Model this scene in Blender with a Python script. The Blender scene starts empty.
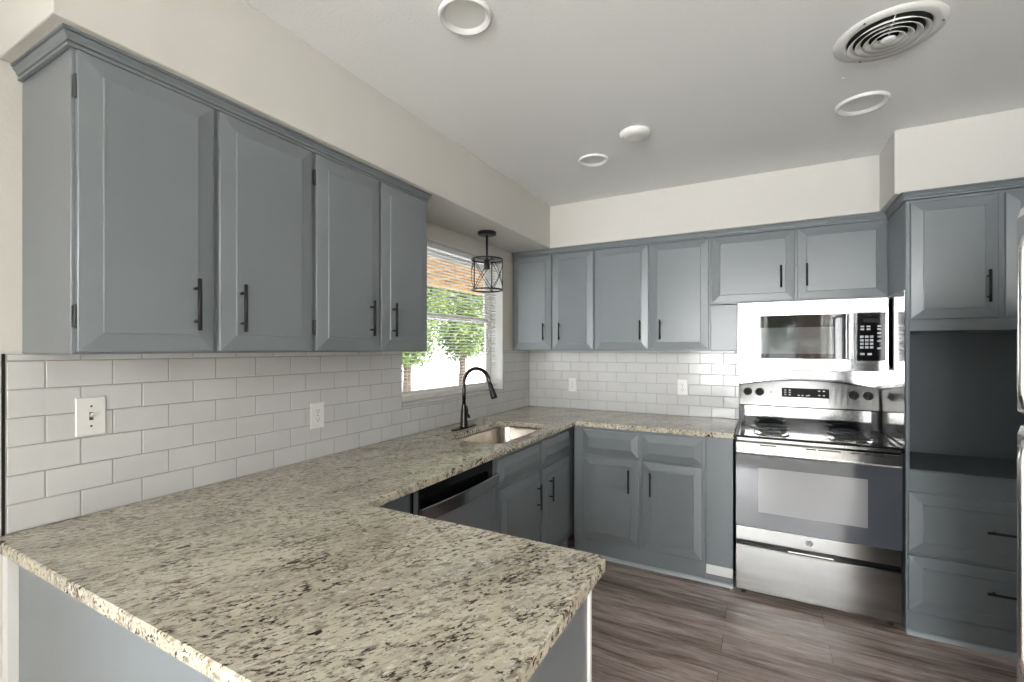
import bpy, bmesh, math, random
from mathutils import Vector, Matrix
from mathutils.geometry import tessellate_polygon
random.seed(7)
S = bpy.context.scene
C = S.collection
R = math.radians

# ------------------------------------------------------------------ camera
cam_d = bpy.data.cameras.new('camera')
cam = bpy.data.objects.new('camera', cam_d)
C.objects.link(cam)
cam.location = (1.805, 0.0, 1.419)
cam.rotation_euler = (R(90), 0, R(28.308))
cam_d.sensor_width = 36
cam_d.lens = 462.96 / 1024 * 36
cam_d.shift_y = 0.00709
cam_d.clip_start = 0.02
S.camera = cam

# ------------------------------------------------------------------ sky, sun, daylight and added fill lamps
W = bpy.data.worlds.new('sky')
S.world = W
W.use_nodes = True
wn = W.node_tree.nodes
wl = W.node_tree.links
bg = wn['Background']
tc = wn.new('ShaderNodeTexCoord')
sep = wn.new('ShaderNodeSeparateXYZ')
ramp = wn.new('ShaderNodeValToRGB')
ramp.color_ramp.elements[0].position = 0.0
ramp.color_ramp.elements[0].color = (0.95, 0.97, 1.0, 1)
ramp.color_ramp.elements[1].position = 0.7
ramp.color_ramp.elements[1].color = (0.72, 0.83, 1.0, 1)
wl.new(tc.outputs['Generated'], sep.inputs[0])
wl.new(sep.outputs['Z'], ramp.inputs[0])
wl.new(ramp.outputs[0], bg.inputs['Color'])
bg.inputs['Strength'].default_value = 4.0

def sun(name, rot, power, angle):
    d = bpy.data.lights.new(name, 'SUN')
    d.energy = power
    d.angle = R(angle)
    d.color = (1.0, 0.96, 0.9)
    o = bpy.data.objects.new(name, d)
    C.objects.link(o)
    o.rotation_euler = rot
    return o

sun('sun', (R(49), R(0), R(82)), 9.5, 1.0)

def area(name, loc, rot, sx, sy, power, col=(1, 1, 1)):
    d = bpy.data.lights.new(name, 'AREA')
    d.shape = 'RECTANGLE'
    d.size = sx
    d.size_y = sy
    d.energy = power
    d.color = col
    o = bpy.data.objects.new(name, d)
    C.objects.link(o)
    o.location = loc
    o.rotation_euler = rot
    return o

# added fill at an assumed unseen window, and daylight at the sliding door
area('added_fill_rear', (4.05, -7.42, 1.45), (R(95), 0, R(5)), 1.3, 1.5, 45, (1.0, 0.99, 0.97))
area('daylight_sliding_door', (1.10, -7.52, 1.25), (R(93), 0, R(-4)), 1.38, 2.1, 200, (0.97, 0.985, 1.0))
# added fill light, unseen behind the camera, bounced off the ceiling
area('added_fill_uplight', (2.75, -5.2, 1.56), (R(180), 0, 0), 0.34, 0.34, 480, (0.97, 0.985, 1.0))

S.view_settings.view_transform = 'Standard'
S.view_settings.look = 'None'
S.view_settings.exposure = 0.88
S.view_settings.gamma = 1.0
S.view_settings.use_curve_mapping = False

# ------------------------------------------------------------------ materials
def new_mat(name):
    m = bpy.data.materials.new(name)
    m.use_nodes = True
    return m, m.node_tree.nodes, m.node_tree.links, m.node_tree.nodes['Principled BSDF']

def coords(n, l, scale=(1, 1, 1), rot=(0, 0, 0), space='Object'):
    t = n.new('ShaderNodeTexCoord')
    mp = n.new('ShaderNodeMapping')
    mp.inputs['Scale'].default_value = scale
    mp.inputs['Rotation'].default_value = rot
    l.new(t.outputs[space], mp.inputs[0])
    return mp.outputs[0]

def noise(n, l, vec, scale, detail=3, rough=0.5):
    t = n.new('ShaderNodeTexNoise')
    t.inputs['Scale'].default_value = scale
    t.inputs['Detail'].default_value = detail
    t.inputs['Roughness'].default_value = rough
    l.new(vec, t.inputs['Vector'])
    return t

def cramp(n, l, src, stops):
    r = n.new('ShaderNodeValToRGB')
    e = r.color_ramp.elements
    e[0].position, e[0].color = stops[0][0], (*stops[0][1], 1)
    e[1].position, e[1].color = stops[1][0], (*stops[1][1], 1)
    for p, c in stops[2:]:
        x = e.new(p)
        x.color = (*c, 1)
    l.new(src, r.inputs[0])
    return r.outputs[0]

def mixc(n, l, fac, a, b, mode='MIX'):
    m = n.new('ShaderNodeMix')
    m.data_type = 'RGBA'
    m.blend_type = mode
    for k, v in ((0, fac), (6, a), (7, b)):
        if isinstance(v, (int, float)):
            m.inputs[k].default_value = v
        elif isinstance(v, tuple):
            m.inputs[k].default_value = (*v, 1)
        else:
            l.new(v, m.inputs[k])
    return m.outputs[2]

def bump(n, l, b, h, strength=0.1, dist=0.01):
    x = n.new('ShaderNodeBump')
    x.inputs['Strength'].default_value = strength
    x.inputs['Distance'].default_value = dist
    l.new(h, x.inputs['Height'])
    l.new(x.outputs[0], b.inputs['Normal'])

def plain(name, col, rough=0.5, metal=0.0, bmp=None, coat=0.0, spec=0.5, emit=None, var=0.0):
    m, n, l, b = new_mat(name)
    b.inputs['Base Color'].default_value = (*col, 1)
    b.inputs['Roughness'].default_value = rough
    b.inputs['Metallic'].default_value = metal
    b.inputs['Coat Weight'].default_value = coat
    b.inputs['Specular IOR Level'].default_value = spec
    v = coords(n, l)
    if var:
        t = noise(n, l, v, 3.0, 4)
        lo = tuple(c * (1 - var) for c in col)
        hi = tuple(min(1, c * (1 + var)) for c in col)
        l.new(cramp(n, l, t.outputs[0], [(0.3, lo), (0.7, hi)]), b.inputs['Base Color'])
    if bmp:
        t = noise(n, l, v, bmp[0], 3)
        bump(n, l, b, t.outputs[0], bmp[1], bmp[2])
    if emit:
        b.inputs['Emission Color'].default_value = (*emit[0], 1)
        b.inputs['Emission Strength'].default_value = emit[1]
    return m

M = {}
M['wall'] = plain('wall_paint', (0.62, 0.60, 0.555), 0.85, bmp=(70, 0.35, 0.004))
M['soffit'] = plain('soffit_paint', (0.61, 0.595, 0.56), 0.85, bmp=(90, 0.15, 0.003))
M['ceiling'] = plain('ceiling_paint', (0.86, 0.86, 0.855), 0.9, bmp=(110, 0.3, 0.003))
M['paint'] = plain('cabinet_paint', (0.170, 0.188, 0.203), 0.28, bmp=(30, 0.05, 0.002), var=0.035)
M['paint_shaded'] = plain('cabinet_paint_shaded', (0.11, 0.125, 0.137), 0.5, var=0.03)  # cabinet paint darkened, the niche's shade put into the colour
M['white_trim'] = plain('white_trim_paint', (0.72, 0.72, 0.70), 0.45, var=0.02)
M['white_plastic'] = plain('white_plastic', (0.78, 0.78, 0.76), 0.35)
M['black_metal'] = plain('black_metal', (0.008, 0.008, 0.009), 0.4, spec=0.35)
M['bronze'] = plain('oil_rubbed_bronze', (0.055, 0.045, 0.04), 0.22, metal=0.85)
M['black_enamel'] = plain('black_enamel', (0.006, 0.006, 0.007), 0.12, spec=0.3)
M['black_plastic'] = plain('black_plastic', (0.015, 0.015, 0.017), 0.3)
M['deep_black'] = plain('matt_black', (0.005, 0.005, 0.006), 0.4, spec=0.12)
M['dark'] = plain('dark_void', (0.01, 0.01, 0.01), 0.8)
M['hinge'] = plain('hinge_metal', (0.06, 0.065, 0.07), 0.45, metal=0.3)
M['vinyl'] = plain('white_vinyl', (0.80, 0.80, 0.79), 0.35)
M['slat'] = plain('blind_slat', (0.66, 0.66, 0.63), 0.4)
M['grout'] = plain('grout', (0.36, 0.355, 0.35), 0.9)
M['key'] = plain('key_marks', (0.45, 0.47, 0.5), 0.5)
M['digit'] = plain('display_marks', (0.5, 0.52, 0.5), 0.5)
M['chrome'] = plain('chrome', (0.75, 0.75, 0.75), 0.08, metal=1.0)
M['bark'] = plain('bark', (0.10, 0.07, 0.05), 0.9, bmp=(20, 0.6, 0.02))
M['tan_wood'] = plain('tan_painted_boards', (0.46, 0.27, 0.09), 0.7, var=0.1)
M['concrete'] = plain('patio_concrete', (0.48, 0.465, 0.44), 0.9, var=0.08, bmp=(20, 0.2, 0.01))
M['roof'] = plain('roof_shingles', (0.10, 0.09, 0.09), 0.9, bmp=(30, 0.5, 0.02))
M['bounce_floor'] = plain('pale_bounce_floor', (0.72, 0.69, 0.63), 0.95, bmp=(150, 0.4, 0.004))  # unseen dining floor, made pale to bounce light up to the ceiling
M['bulb_socket'] = plain('socket_black', (0.01, 0.01, 0.01), 0.4)

def steel(name, col, rough, axis, strength=0.02):
    m, n, l, b = new_mat(name)
    b.inputs['Base Color'].default_value = (*col, 1)
    b.inputs['Metallic'].default_value = 1.0
    sc = {'x': (2, 220, 220), 'z': (220, 220, 2), 'y': (220, 2, 220)}[axis]
    v = coords(n, l, sc)
    t = noise(n, l, v, 1.0, 2)
    mr = n.new('ShaderNodeMapRange')
    mr.inputs['To Min'].default_value = rough * 0.8
    mr.inputs['To Max'].default_value = rough * 1.25
    l.new(t.outputs[0], mr.inputs[0])
    l.new(mr.outputs[0], b.inputs['Roughness'])
    v2 = coords(n, l, (1.2, 1.2, 1.2))
    w = noise(n, l, v2, 2.2, 1)
    add = n.new('ShaderNodeMath')
    add.operation = 'MULTIPLY_ADD'
    add.inputs[1].default_value = 0.02
    l.new(t.outputs[0], add.inputs[0])
    l.new(w.outputs[0], add.inputs[2])
    bump(n, l, b, add.outputs[0], strength, 0.05)
    return m

M['steel'] = steel('brushed_steel', (0.36, 0.36, 0.358), 0.15, 'x')
M['steel_dimmed'] = steel('brushed_steel_dimmed', (0.17, 0.17, 0.17), 0.2, 'x')  # steel darkened so the tilted backguard's dim reflection sits in the colour
M['steel_v'] = steel('brushed_steel_fridge', (0.75, 0.75, 0.75), 0.2, 'x')
M['steel_dw'] = steel('dishwasher_steel', (0.42, 0.43, 0.45), 0.32, 'y')
M['sink_steel'] = steel('sink_steel', (0.50, 0.46, 0.41), 0.24, 'y', 0.01)

def glass_pane(name, tint, transp, rough=0.0):
    m, n, l, b = new_mat(name)
    n.remove(b)
    out = n['Material Output']
    t = n.new('ShaderNodeBsdfTransparent')
    t.inputs[0].default_value = (*tint, 1)
    g = n.new('ShaderNodeBsdfGlossy')
    g.inputs['Roughness'].default_value = rough
    lw = n.new('ShaderNodeLayerWeight')
    pw = n.new('ShaderNodeMath')
    pw.operation = 'POWER'
    pw.inputs[1].default_value = 4.0
    l.new(lw.outputs['Facing'], pw.inputs[0])
    fr = n.new('ShaderNodeMath')
    fr.operation = 'MULTIPLY_ADD'
    fr.inputs[1].default_value = 0.7
    fr.inputs[2].default_value = 0.04
    l.new(pw.outputs[0], fr.inputs[0])
    mx = n.new('ShaderNodeMixShader')
    l.new(fr.outputs[0], mx.inputs[0])
    l.new(t.outputs[0], mx.inputs[1])
    l.new(g.outputs[0], mx.inputs[2])
    l.new(mx.outputs[0], out.inputs[0])
    return m
M['glass'] = glass_pane('window_glass', (0.97, 0.98, 0.97), 0.9)

def tinted_front(name, col, rough, spec):
    m, n, l, b = new_mat(name)
    b.inputs['Base Color'].default_value = (*col, 1)
    b.inputs['Roughness'].default_value = rough
    b.inputs['Specular IOR Level'].default_value = spec
    b.inputs['IOR'].default_value = 1.5
    return m
M['oven_glass'] = tinted_front('oven_door_glass', (0.07, 0.076, 0.09), 0.07, 1.0)
M['oven_window'] = tinted_front('oven_window_glass', (0.24, 0.24, 0.25), 0.12, 1.0)  # base colour lightened to carry the bright reflection in the window
M['mw_glass'] = tinted_front('microwave_door_glass', (0.015, 0.015, 0.015), 0.03, 0.45)
M['mw_screen'] = tinted_front('microwave_window_screen', (0.09, 0.10, 0.10), 0.05, 0.6)

# glazed tiles
m, n, l, b = new_mat('glazed_tile')
v = coords(n, l)
t = noise(n, l, v, 5.0, 2)
l.new(cramp(n, l, t.outputs[0], [(0.3, (0.575, 0.575, 0.57)), (0.7, (0.61, 0.61, 0.605))]), b.inputs['Base Color'])
b.inputs['Roughness'].default_value = 0.14
b.inputs['Specular IOR Level'].default_value = 0.4
t2 = noise(n, l, v, 14.0, 1)
bump(n, l, b, t2.outputs[0], 0.08, 0.006)
M['tile'] = m

# speckled granite, mineral streaks running diagonally
def granite(name, bright):
    m, n, l, b = new_mat(name)
    vr = coords(n, l, (1, 1, 1), (0, 0, R(-60)))
    st = n.new('ShaderNodeMapping')
    st.inputs['Scale'].default_value = (1.55, 3.3, 2.4)
    l.new(vr, st.inputs[0])
    v = st.outputs[0]
    big = noise(n, l, v, 2.6, 5, 0.6)
    base = cramp(n, l, big.outputs[0], [(0.30, (0.42, 0.38, 0.31)), (0.50, (0.56, 0.505, 0.39)), (0.70, (0.67, 0.62, 0.49))])
    # brown and grey mineral streaks
    med = noise(n, l, v, 20.0, 7, 0.7)
    med.inputs['Distortion'].default_value = 0.5
    f1 = cramp(n, l, med.outputs[0], [(0.50, (0, 0, 0)), (0.60, (0.9, 0.9, 0.9))])
    c1 = mixc(n, l, f1, base, (0.235, 0.195, 0.155))
    # pale quartz
    lt = noise(n, l, v, 34.0, 5, 0.65)
    f2 = cramp(n, l, lt.outputs[0], [(0.55, (0, 0, 0)), (0.66, (1, 1, 1))])
    c2 = mixc(n, l, f2, c1, (0.72, 0.69, 0.61))
    # black flecks, denser in drifts
    fine = noise(n, l, v, 36.0, 9, 0.72)
    fine.inputs['Distortion'].default_value = 0.3
    dens = noise(n, l, v, 4.5, 4, 0.65)
    sm = n.new('ShaderNodeMath')
    sm.operation = 'MULTIPLY_ADD'
    sm.inputs[1].default_value = 0.42
    l.new(dens.outputs[0], sm.inputs[0])
    l.new(fine.outputs[0], sm.inputs[2])
    f3 = cramp(n, l, sm.outputs[0], [(0.765, (0, 0, 0)), (0.815, (1, 1, 1))])
    c3 = mixc(n, l, f3, c2, (0.05, 0.038, 0.03))
    # few larger garnets
    vor = n.new('ShaderNodeTexVoronoi')
    vor.inputs['Scale'].default_value = 9.0
    wob = noise(n, l, v, 30.0, 4)
    vadd = n.new('ShaderNodeMix')
    vadd.data_type = 'VECTOR'
    vadd.inputs[0].default_value = 0.05
    l.new(v, vadd.inputs[4])
    l.new(wob.outputs[1], vadd.inputs[5])
    l.new(vadd.outputs[1], vor.inputs['Vector'])
    sp = n.new('ShaderNodeSeparateColor')
    l.new(vor.outputs['Color'], sp.inputs[0])
    thr = n.new('ShaderNodeMapRange')
    thr.inputs['From Min'].default_value = 0.84
    thr.inputs['From Max'].default_value = 1.0
    thr.inputs['To Min'].default_value = 0.0
    thr.inputs['To Max'].default_value = 0.22
    l.new(sp.outputs[0], thr.inputs[0])
    lt2 = n.new('ShaderNodeMath')
    lt2.operation = 'LESS_THAN'
    l.new(vor.outputs['Distance'], lt2.inputs[0])
    l.new(thr.outputs[0], lt2.inputs[1])
    c4 = mixc(n, l, lt2.outputs[0], c3, (0.03, 0.02, 0.016))
    rust = noise(n, l, v, 7.0, 3)
    f5 = cramp(n, l, rust.outputs[0], [(0.62, (0, 0, 0)), (0.76, (0.4, 0.4, 0.4))])
    c5 = mixc(n, l, f5, c4, (0.42, 0.28, 0.14))
    l.new(c5, b.inputs['Base Color'])
    b.inputs['Roughness'].default_value = 0.07
    b.inputs['Specular IOR Level'].default_value = 0.6
    return m
M['granite'] = granite('granite', 1)

# wood look vinyl planks running along x
m, n, l, b = new_mat('plank_floor')
t = n.new('ShaderNodeTexCoord')
mp = n.new('ShaderNodeMapping')
mp.inputs['Location'].default_value = (0.35, 0.065, 0)
l.new(t.outputs['Object'], mp.inputs[0])
br = n.new('ShaderNodeTexBrick')
br.offset = 0.37
br.inputs['Scale'].default_value = 1.0
br.inputs['Brick Width'].default_value = 1.22
br.inputs['Row Height'].default_value = 0.152
br.inputs['Mortar Size'].default_value = 0.0011
br.inputs['Mortar Smooth'].default_value = 0.3
br.inputs['Color1'].default_value = (0, 0, 0, 1)
br.inputs['Color2'].default_value = (1, 1, 1, 1)
br.inputs['Mortar'].default_value = (0.5, 0.5, 0.5, 1)
l.new(mp.outputs[0], br.inputs['Vector'])
# each plank shifts the grain
cm = n.new('ShaderNodeVectorMath')
cm.operation = 'MULTIPLY_ADD'
cm.inputs[1].default_value = (7.0, 3.0, 5.0)
l.new(br.outputs['Color'], cm.inputs[0])
l.new(mp.outputs[0], cm.inputs[2])
mp2 = n.new('ShaderNodeMapping')
mp2.inputs['Scale'].default_value = (1.3, 9.0, 1.0)
l.new(cm.outputs[0], mp2.inputs[0])
g1 = noise(n, l, mp2.outputs[0], 2.2, 8, 0.62)
g1.inputs['Distortion'].default_value = 0.6
mp3 = n.new('ShaderNodeMapping')
mp3.inputs['Scale'].default_value = (3.0, 60.0, 1.0)
l.new(cm.outputs[0], mp3.inputs[0])
g2 = noise(n, l, mp3.outputs[0], 3.0, 5, 0.7)
c1 = cramp(n, l, g1.outputs[0], [(0.28, (0.17, 0.125, 0.105)), (0.43, (0.36, 0.285, 0.25)), (0.58, (0.54, 0.455, 0.415)), (0.76, (0.72, 0.64, 0.59))])
c2 = cramp(n, l, g2.outputs[0], [(0.35, (0.55, 0.53, 0.52)), (0.65, (1.15, 1.15, 1.15))])
c3 = mixc(n, l, 0.75, c1, c2, 'MULTIPLY')
c4 = mixc(n, l, 0.5, c3, cramp(n, l, br.outputs['Color'], [(0.0, (0.36, 0.33, 0.31)), (1.0, (1.35, 1.3, 1.28))]), 'MULTIPLY')
c5 = mixc(n, l, br.outputs['Fac'], c4, (0.035, 0.028, 0.025))
l.new(c5, b.inputs['Base Color'])
b.inputs['Roughness'].default_value = 0.26
bump(n, l, b, g2.outputs[0], 0.08, 0.002)
M['floor'] = m

# brick wall outside
m, n, l, b = new_mat('red_brick')
v = coords(n, l, (1, 1, 1), (R(90), 0, 0))
br = n.new('ShaderNodeTexBrick')
br.inputs['Scale'].default_value = 1.0
br.inputs['Brick Width'].default_value = 0.21
br.inputs['Row Height'].default_value = 0.075
br.inputs['Mortar Size'].default_value = 0.006
br.inputs['Color1'].default_value = (0.25, 0.09, 0.06, 1)
br.inputs['Color2'].default_value = (0.36, 0.15, 0.10, 1)
br.inputs['Mortar'].default_value = (0.5, 0.47, 0.43, 1)
l.new(v, br.inputs['Vector'])
l.new(br.outputs['Color'], b.inputs['Base Color'])
b.inputs['Roughness'].default_value = 0.9
M['brick'] = m

def leafmat(name, lo, hi):
    m, n, l, b = new_mat(name)
    v = coords(n, l)
    t = noise(n, l, v, 2.5, 3)
    l.new(cramp(n, l, t.outputs[0], [(0.3, lo), (0.7, hi)]), b.inputs['Base Color'])
    b.inputs['Roughness'].default_value = 0.6
    b.inputs['Transmission Weight'].default_value = 0.0
    b.inputs['Subsurface Weight'].default_value = 0.0
    return m
M['leaf'] = leafmat('bright_leaves', (0.035, 0.075, 0.008), (0.13, 0.19, 0.028))
M['leaf_dark'] = leafmat('dark_leaves', (0.03, 0.065, 0.012), (0.08, 0.13, 0.03))
M['grass'] = leafmat('lawn', (0.22, 0.30, 0.10), (0.35, 0.42, 0.18))

# ------------------------------------------------------------------ mesh helpers
class MB:
    def __init__(s):
        s.bm = bmesh.new()
    def box(s, x0, x1, y0, y1, z0, z1):
        vs = [s.bm.verts.new(p) for p in ((x0, y0, z0), (x1, y0, z0), (x1, y1, z0), (x0, y1, z0), (x0, y0, z1), (x1, y0, z1), (x1, y1, z1), (x0, y1, z1))]
        for f in ((3, 2, 1, 0), (4, 5, 6, 7), (0, 1, 5, 4), (1, 2, 6, 5), (2, 3, 7, 6), (3, 0, 4, 7)):
            s.bm.faces.new([vs[i] for i in f])
        return s
    def rings(s, rings, cap0=True, cap1=True, smooth=False, closed=True):
        vr = [[s.bm.verts.new(p) for p in r] for r in rings]
        k = len(vr[0])
        for a, b in zip(vr, vr[1:]):
            for i in range(k if closed else k - 1):
                f = s.bm.faces.new((a[i], a[(i + 1) % k], b[(i + 1) % k], b[i]))
                f.smooth = smooth
        if cap0: s.bm.faces.new(list(reversed(vr[0])))
        if cap1: s.bm.faces.new(vr[-1])
        return s
    def tube(s, pts, r, seg=10, smooth=True, cap=True):
        pts = [Vector(p) for p in pts]
        rs = r if isinstance(r, (list, tuple)) else [r] * len(pts)
        rings = []
        up = None
        for i, p in enumerate(pts):
            a = pts[max(i - 1, 0)]
            b = pts[min(i + 1, len(pts) - 1)]
            t = (b - a).normalized()
            if up is None:
                up = Vector((0, 0, 1)) if abs(t.z) < 0.9 else Vector((1, 0, 0))
            u = (up - t * up.dot(t)).normalized()
            up = u
            w = t.cross(u)
            rings.append([p + (u * math.cos(2 * math.pi * k / seg) + w * math.sin(2 * math.pi * k / seg)) * rs[i] for k in range(seg)])
        s.rings(rings, cap, cap, smooth)
        return s
    def lathe(s, prof, c=(0, 0, 0), seg=32, axis='z', smooth=True, cap0=True, cap1=True, ax=1.0, ay=1.0):
        rings = []
        for r, h in prof:
            ring = []
            for k in range(seg):
                a = 2 * math.pi * k / seg
                x, y = r * math.cos(a) * ax, r * math.sin(a) * ay
                if axis == 'z': p = (c[0] + x, c[1] + y, c[2] + h)
                elif axis == 'y': p = (c[0] + x, c[1] + h, c[2] + y)
                else: p = (c[0] + h, c[1] + x, c[2] + y)
                ring.append(p)
            rings.append(ring)
        s.rings(rings, cap0, cap1, smooth)
        return s
    def poly(s, outline, h0, h1, axis='z'):
        def P(a, b, h):
            return {'z': (a, b, h), 'y': (a, h, b), 'x': (h, a, b)}[axis]
        s.rings([[P(a, b, h0) for a, b in outline], [P(a, b, h1) for a, b in outline]])
        return s
    def build(s, name, mat, parent=None, bevel=0, seg=2, loc=None):
        bmesh.ops.recalc_face_normals(s.bm, faces=s.bm.faces[:])
        me = bpy.data.meshes.new(name)
        s.bm.to_mesh(me)
        s.bm.free()
        me.materials.append(mat)
        o = bpy.data.objects.new(name, me)
        C.objects.link(o)
        if parent: o.parent = parent
        if loc: o.location = loc
        if bevel:
            md = o.modifiers.new('bevel', 'BEVEL')
            md.width = bevel
            md.segments = seg
            md.limit_method = 'ANGLE'
            md.angle_limit = R(40)
            md.harden_normals = False
        return o

def tag(o, label=None, cat=None, group=None, kind=None):
    if label: o['label'] = label
    if cat: o['category'] = cat
    if group: o['group'] = group
    if kind: o['kind'] = kind
    return o

def thing(name, loc, rz, label, cat, group=None):
    o = bpy.data.objects.new(name, None)
    o.empty_display_size = 0.1
    C.objects.link(o)
    o.location = loc
    o.rotation_euler = (0, 0, R(rz))
    return tag(o, label, cat, group)

def struct(o):
    o['kind'] = 'structure'
    return o

def text(body, size, mat, parent, loc, rot, name='lettering', depth=0.0004):
    cu = bpy.data.curves.new(name, 'FONT')
    cu.body = body
    cu.size = size
    cu.extrude = depth
    cu.align_x = 'CENTER'
    cu.align_y = 'CENTER'
    o = bpy.data.objects.new(name, cu)
    C.objects.link(o)
    dg = bpy.context.evaluated_depsgraph_get()
    me = bpy.data.meshes.new_from_object(o.evaluated_get(dg))
    bpy.data.objects.remove(o)
    me.materials.clear()
    me.materials.append(mat)
    ob = bpy.data.objects.new(name, me)
    C.objects.link(ob)
    ob.parent = parent
    ob.location = loc
    ob.rotation_euler = rot
    return ob

# ------------------------------------------------------------------ room shell
D = 3.665      # back wall
ZC, ZS = 2.52, 2.196
XR = 3.15      # right wall of the kitchen
WY0, WY1, WZ0, WZ1 = 2.02, 3.20, 1.085, 2.10    # kitchen window opening

mb = MB(); mb.box(-0.15, 5.1, -0.25, D + 0.15, -0.1, 0)
struct(mb.build('floor', M['floor']))
mb = MB(); mb.box(-0.15, 5.1, -7.65, -0.25, -0.1, 0)
struct(mb.build('floor', M['bounce_floor']))
mb = MB(); mb.box(-0.15, 5.1, -7.65, D + 0.15, ZC, ZC + 0.1)
struct(mb.build('ceiling', M['ceiling']))
# left wall with kitchen window and a dining room window opening
mb = MB()
mb.box(-0.15, 0, -7.5, -4.2, 0, ZC)
mb.box(-0.15, 0, -4.2, -2.2, 0, 0.65); mb.box(-0.15, 0, -4.2, -2.2, 2.05, ZC)
mb.box(-0.15, 0, -2.2, WY0, 0, ZC)
mb.box(-0.15, 0, WY0, WY1, 0, WZ0); mb.box(-0.15, 0, WY0, WY1, WZ1, ZC)
mb.box(-0.15, 0, WY1, D, 0, ZC)
mb.box(0, 0.62, -1.12, -1.0, 0, ZC)     # unseen wall stub, added to shade the near left corner
struct(mb.build('wall_left', M['wall']))
mb = MB(); mb.box(-0.15, XR + 0.1, D, D + 0.12, 0, ZC)
struct(mb.build('wall_back', M['wall']))
mb = MB(); mb.box(XR, XR + 0.12, 0.2, D, 0, ZC); mb.box(XR + 0.12, 5.0, 0.2, 0.32, 0, ZC)
mb.box(5.0, 5.1, -7.5, 0.32, 0, ZC)
struct(mb.build('wall_right', M['wall']))
SDX0, SDX1 = 0.35, 3.2
mb = MB()
mb.box(-0.15, SDX0, -7.65, -7.5, 0, ZC); mb.box(SDX0, SDX1, -7.65, -7.5, 2.4, ZC)
mb.box(SDX1, 3.4, -7.65, -7.5, 0, ZC)
mb.box(3.4, 4.7, -7.65, -7.5, 0, 0.7); mb.box(3.4, 4.7, -7.65, -7.5, 2.2, ZC)
mb.box(4.7, 5.1, -7.65, -7.5, 0, ZC)
struct(mb.build('wall_rear', M['wall']))
# soffit (bulkhead) round the kitchen
mb = MB()
L = [(0.0, 0.438), (0.361, 0.438), (0.361, 3.303), (2.396, 3.303), (2.396, 2.973), (XR, 2.973), (XR, D), (0, D)]
mb.poly(L, ZS, ZC)
tag(struct(mb.build('trim_1', M['soffit'], bevel=0.004)), 'cream bulkhead above the wall cabinets')
# sliding door behind the camera
mb = MB()
for x0, x1 in ((SDX0, SDX0 + 0.06), (SDX1 - 0.06, SDX1), (1.86, 1.94)):
    mb.box(x0, x1, -7.6, -7.54, 0.0, 2.4)
mb.box(SDX0, SDX1, -7.6, -7.54, 2.33, 2.4); mb.box(SDX0, SDX1, -7.6, -7.54, 0, 0.07)
dr = struct(mb.build('door_1', M['vinyl'], bevel=0.004))
mb = MB(); mb.box(SDX0 + 0.06, SDX1 - 0.06, -7.575, -7.57, 0.07, 2.33)
mb.build('door_pane', M['glass'], dr)

# kitchen window set in the recess
xw = -0.115
mb = MB()
def frame(mb, x0, x1, y0, y1, z0, z1, t):
    mb.box(x0, x1, y0, y0 + t, z0, z1); mb.box(x0, x1, y1 - t, y1, z0, z1)
    mb.box(x0, x1, y0 + t, y1 - t, z0, z0 + t); mb.box(x0, x1, y0 + t, y1 - t, z1 - t, z1)
frame(mb, -0.15, xw + 0.01, WY0, WY1, WZ0, WZ1, 0.035)
win = struct(mb.build('window_1', M['vinyl'], bevel=0.002))
mb = MB(); frame(mb, xw - 0.015, xw, WY0 + 0.035, WY1 - 0.035, WZ0 + 0.035, 1.65, 0.03)
mb.build('lower_sash', M['vinyl'], win, bevel=0.002)
mb = MB(); frame(mb, xw - 0.03, xw - 0.015, WY0 + 0.035, WY1 - 0.035, 1.62, WZ1 - 0.035, 0.028)
mb.build('upper_sash', M['vinyl'], win, bevel=0.002)
mb = MB(); mb.box(xw - 0.01, xw - 0.007, WY0 + 0.06, WY1 - 0.06, WZ0 + 0.06, 1.63); mb.box(xw - 0.024, xw - 0.021, WY0 + 0.06, WY1 - 0.06, 1.64, WZ1 - 0.06)
mb.build('pane', M['glass'], win)
# recess lining and sill
mb = MB()
mb.box(-0.105, 0.0, WY1 - 0.008, WY1 + 0.0, WZ0, WZ1); mb.box(-0.105, 0, WY0, WY0 + 0.008, WZ0, WZ1)
mb.box(-0.105, 0, WY0 + 0.008, WY1 - 0.008, WZ1 - 0.008, WZ1)
struct(mb.build('trim_2', M['white_trim']))
mb = MB()
mb.box(-0.105, 0.006, WY0 + 0.008, WY1 - 0.008, WZ0, WZ0 + 0.012)
struct(mb.build('trim_3', M['tile'], bevel=0.003))

# mini blind
bl = thing('window_blind', (-0.055, (WY0 + WY1) / 2, WZ0 + 0.012), 0, 'white horizontal mini blind with open slats in the kitchen window', 'blind')
hy = (WY1 - WY0) / 2 - 0.014
zb_, zt_ = 0.062, WZ1 - 0.008 - (WZ0 + 0.012)
mb = MB(); mb.box(-0.018, 0.018, -hy, hy, zt_ - 0.034, zt_ - 0.001)
mb.build('headrail', M['vinyl'], bl, bevel=0.003)
mb = MB(); mb.box(-0.013, 0.013, -hy, hy, 0.03, 0.046)
mb.build('bottom_rail', M['vinyl'], bl, bevel=0.003)
mb = MB()
z = zb_
while z < zt_ - 0.045:
    rings = []
    for yy in (-hy, hy):
        up, dn = [], []
        for k in range(5):
            u = -1 + k / 2
            x = 0.0125 * u
            zz = z + 0.0022 * (1 - u * u) + 0.0016 * u
            up.append((x, yy, zz + 0.0003)); dn.append((x, yy, zz - 0.0003))
        rings.append(up + dn[::-1])
    mb.rings(rings, smooth=False)
    z += 0.0212
mb.build('slats', M['slat'], bl)
mb = MB()
for yy in (-hy + 0.12, 0, hy - 0.12):
    for xx in (-0.0135, 0.0135):
        mb.tube([(xx, yy, 0.035), (xx, yy, zt_ - 0.03)], 0.0007, 4)
mb.build('ladder_cords', M['slat'], bl)
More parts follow.
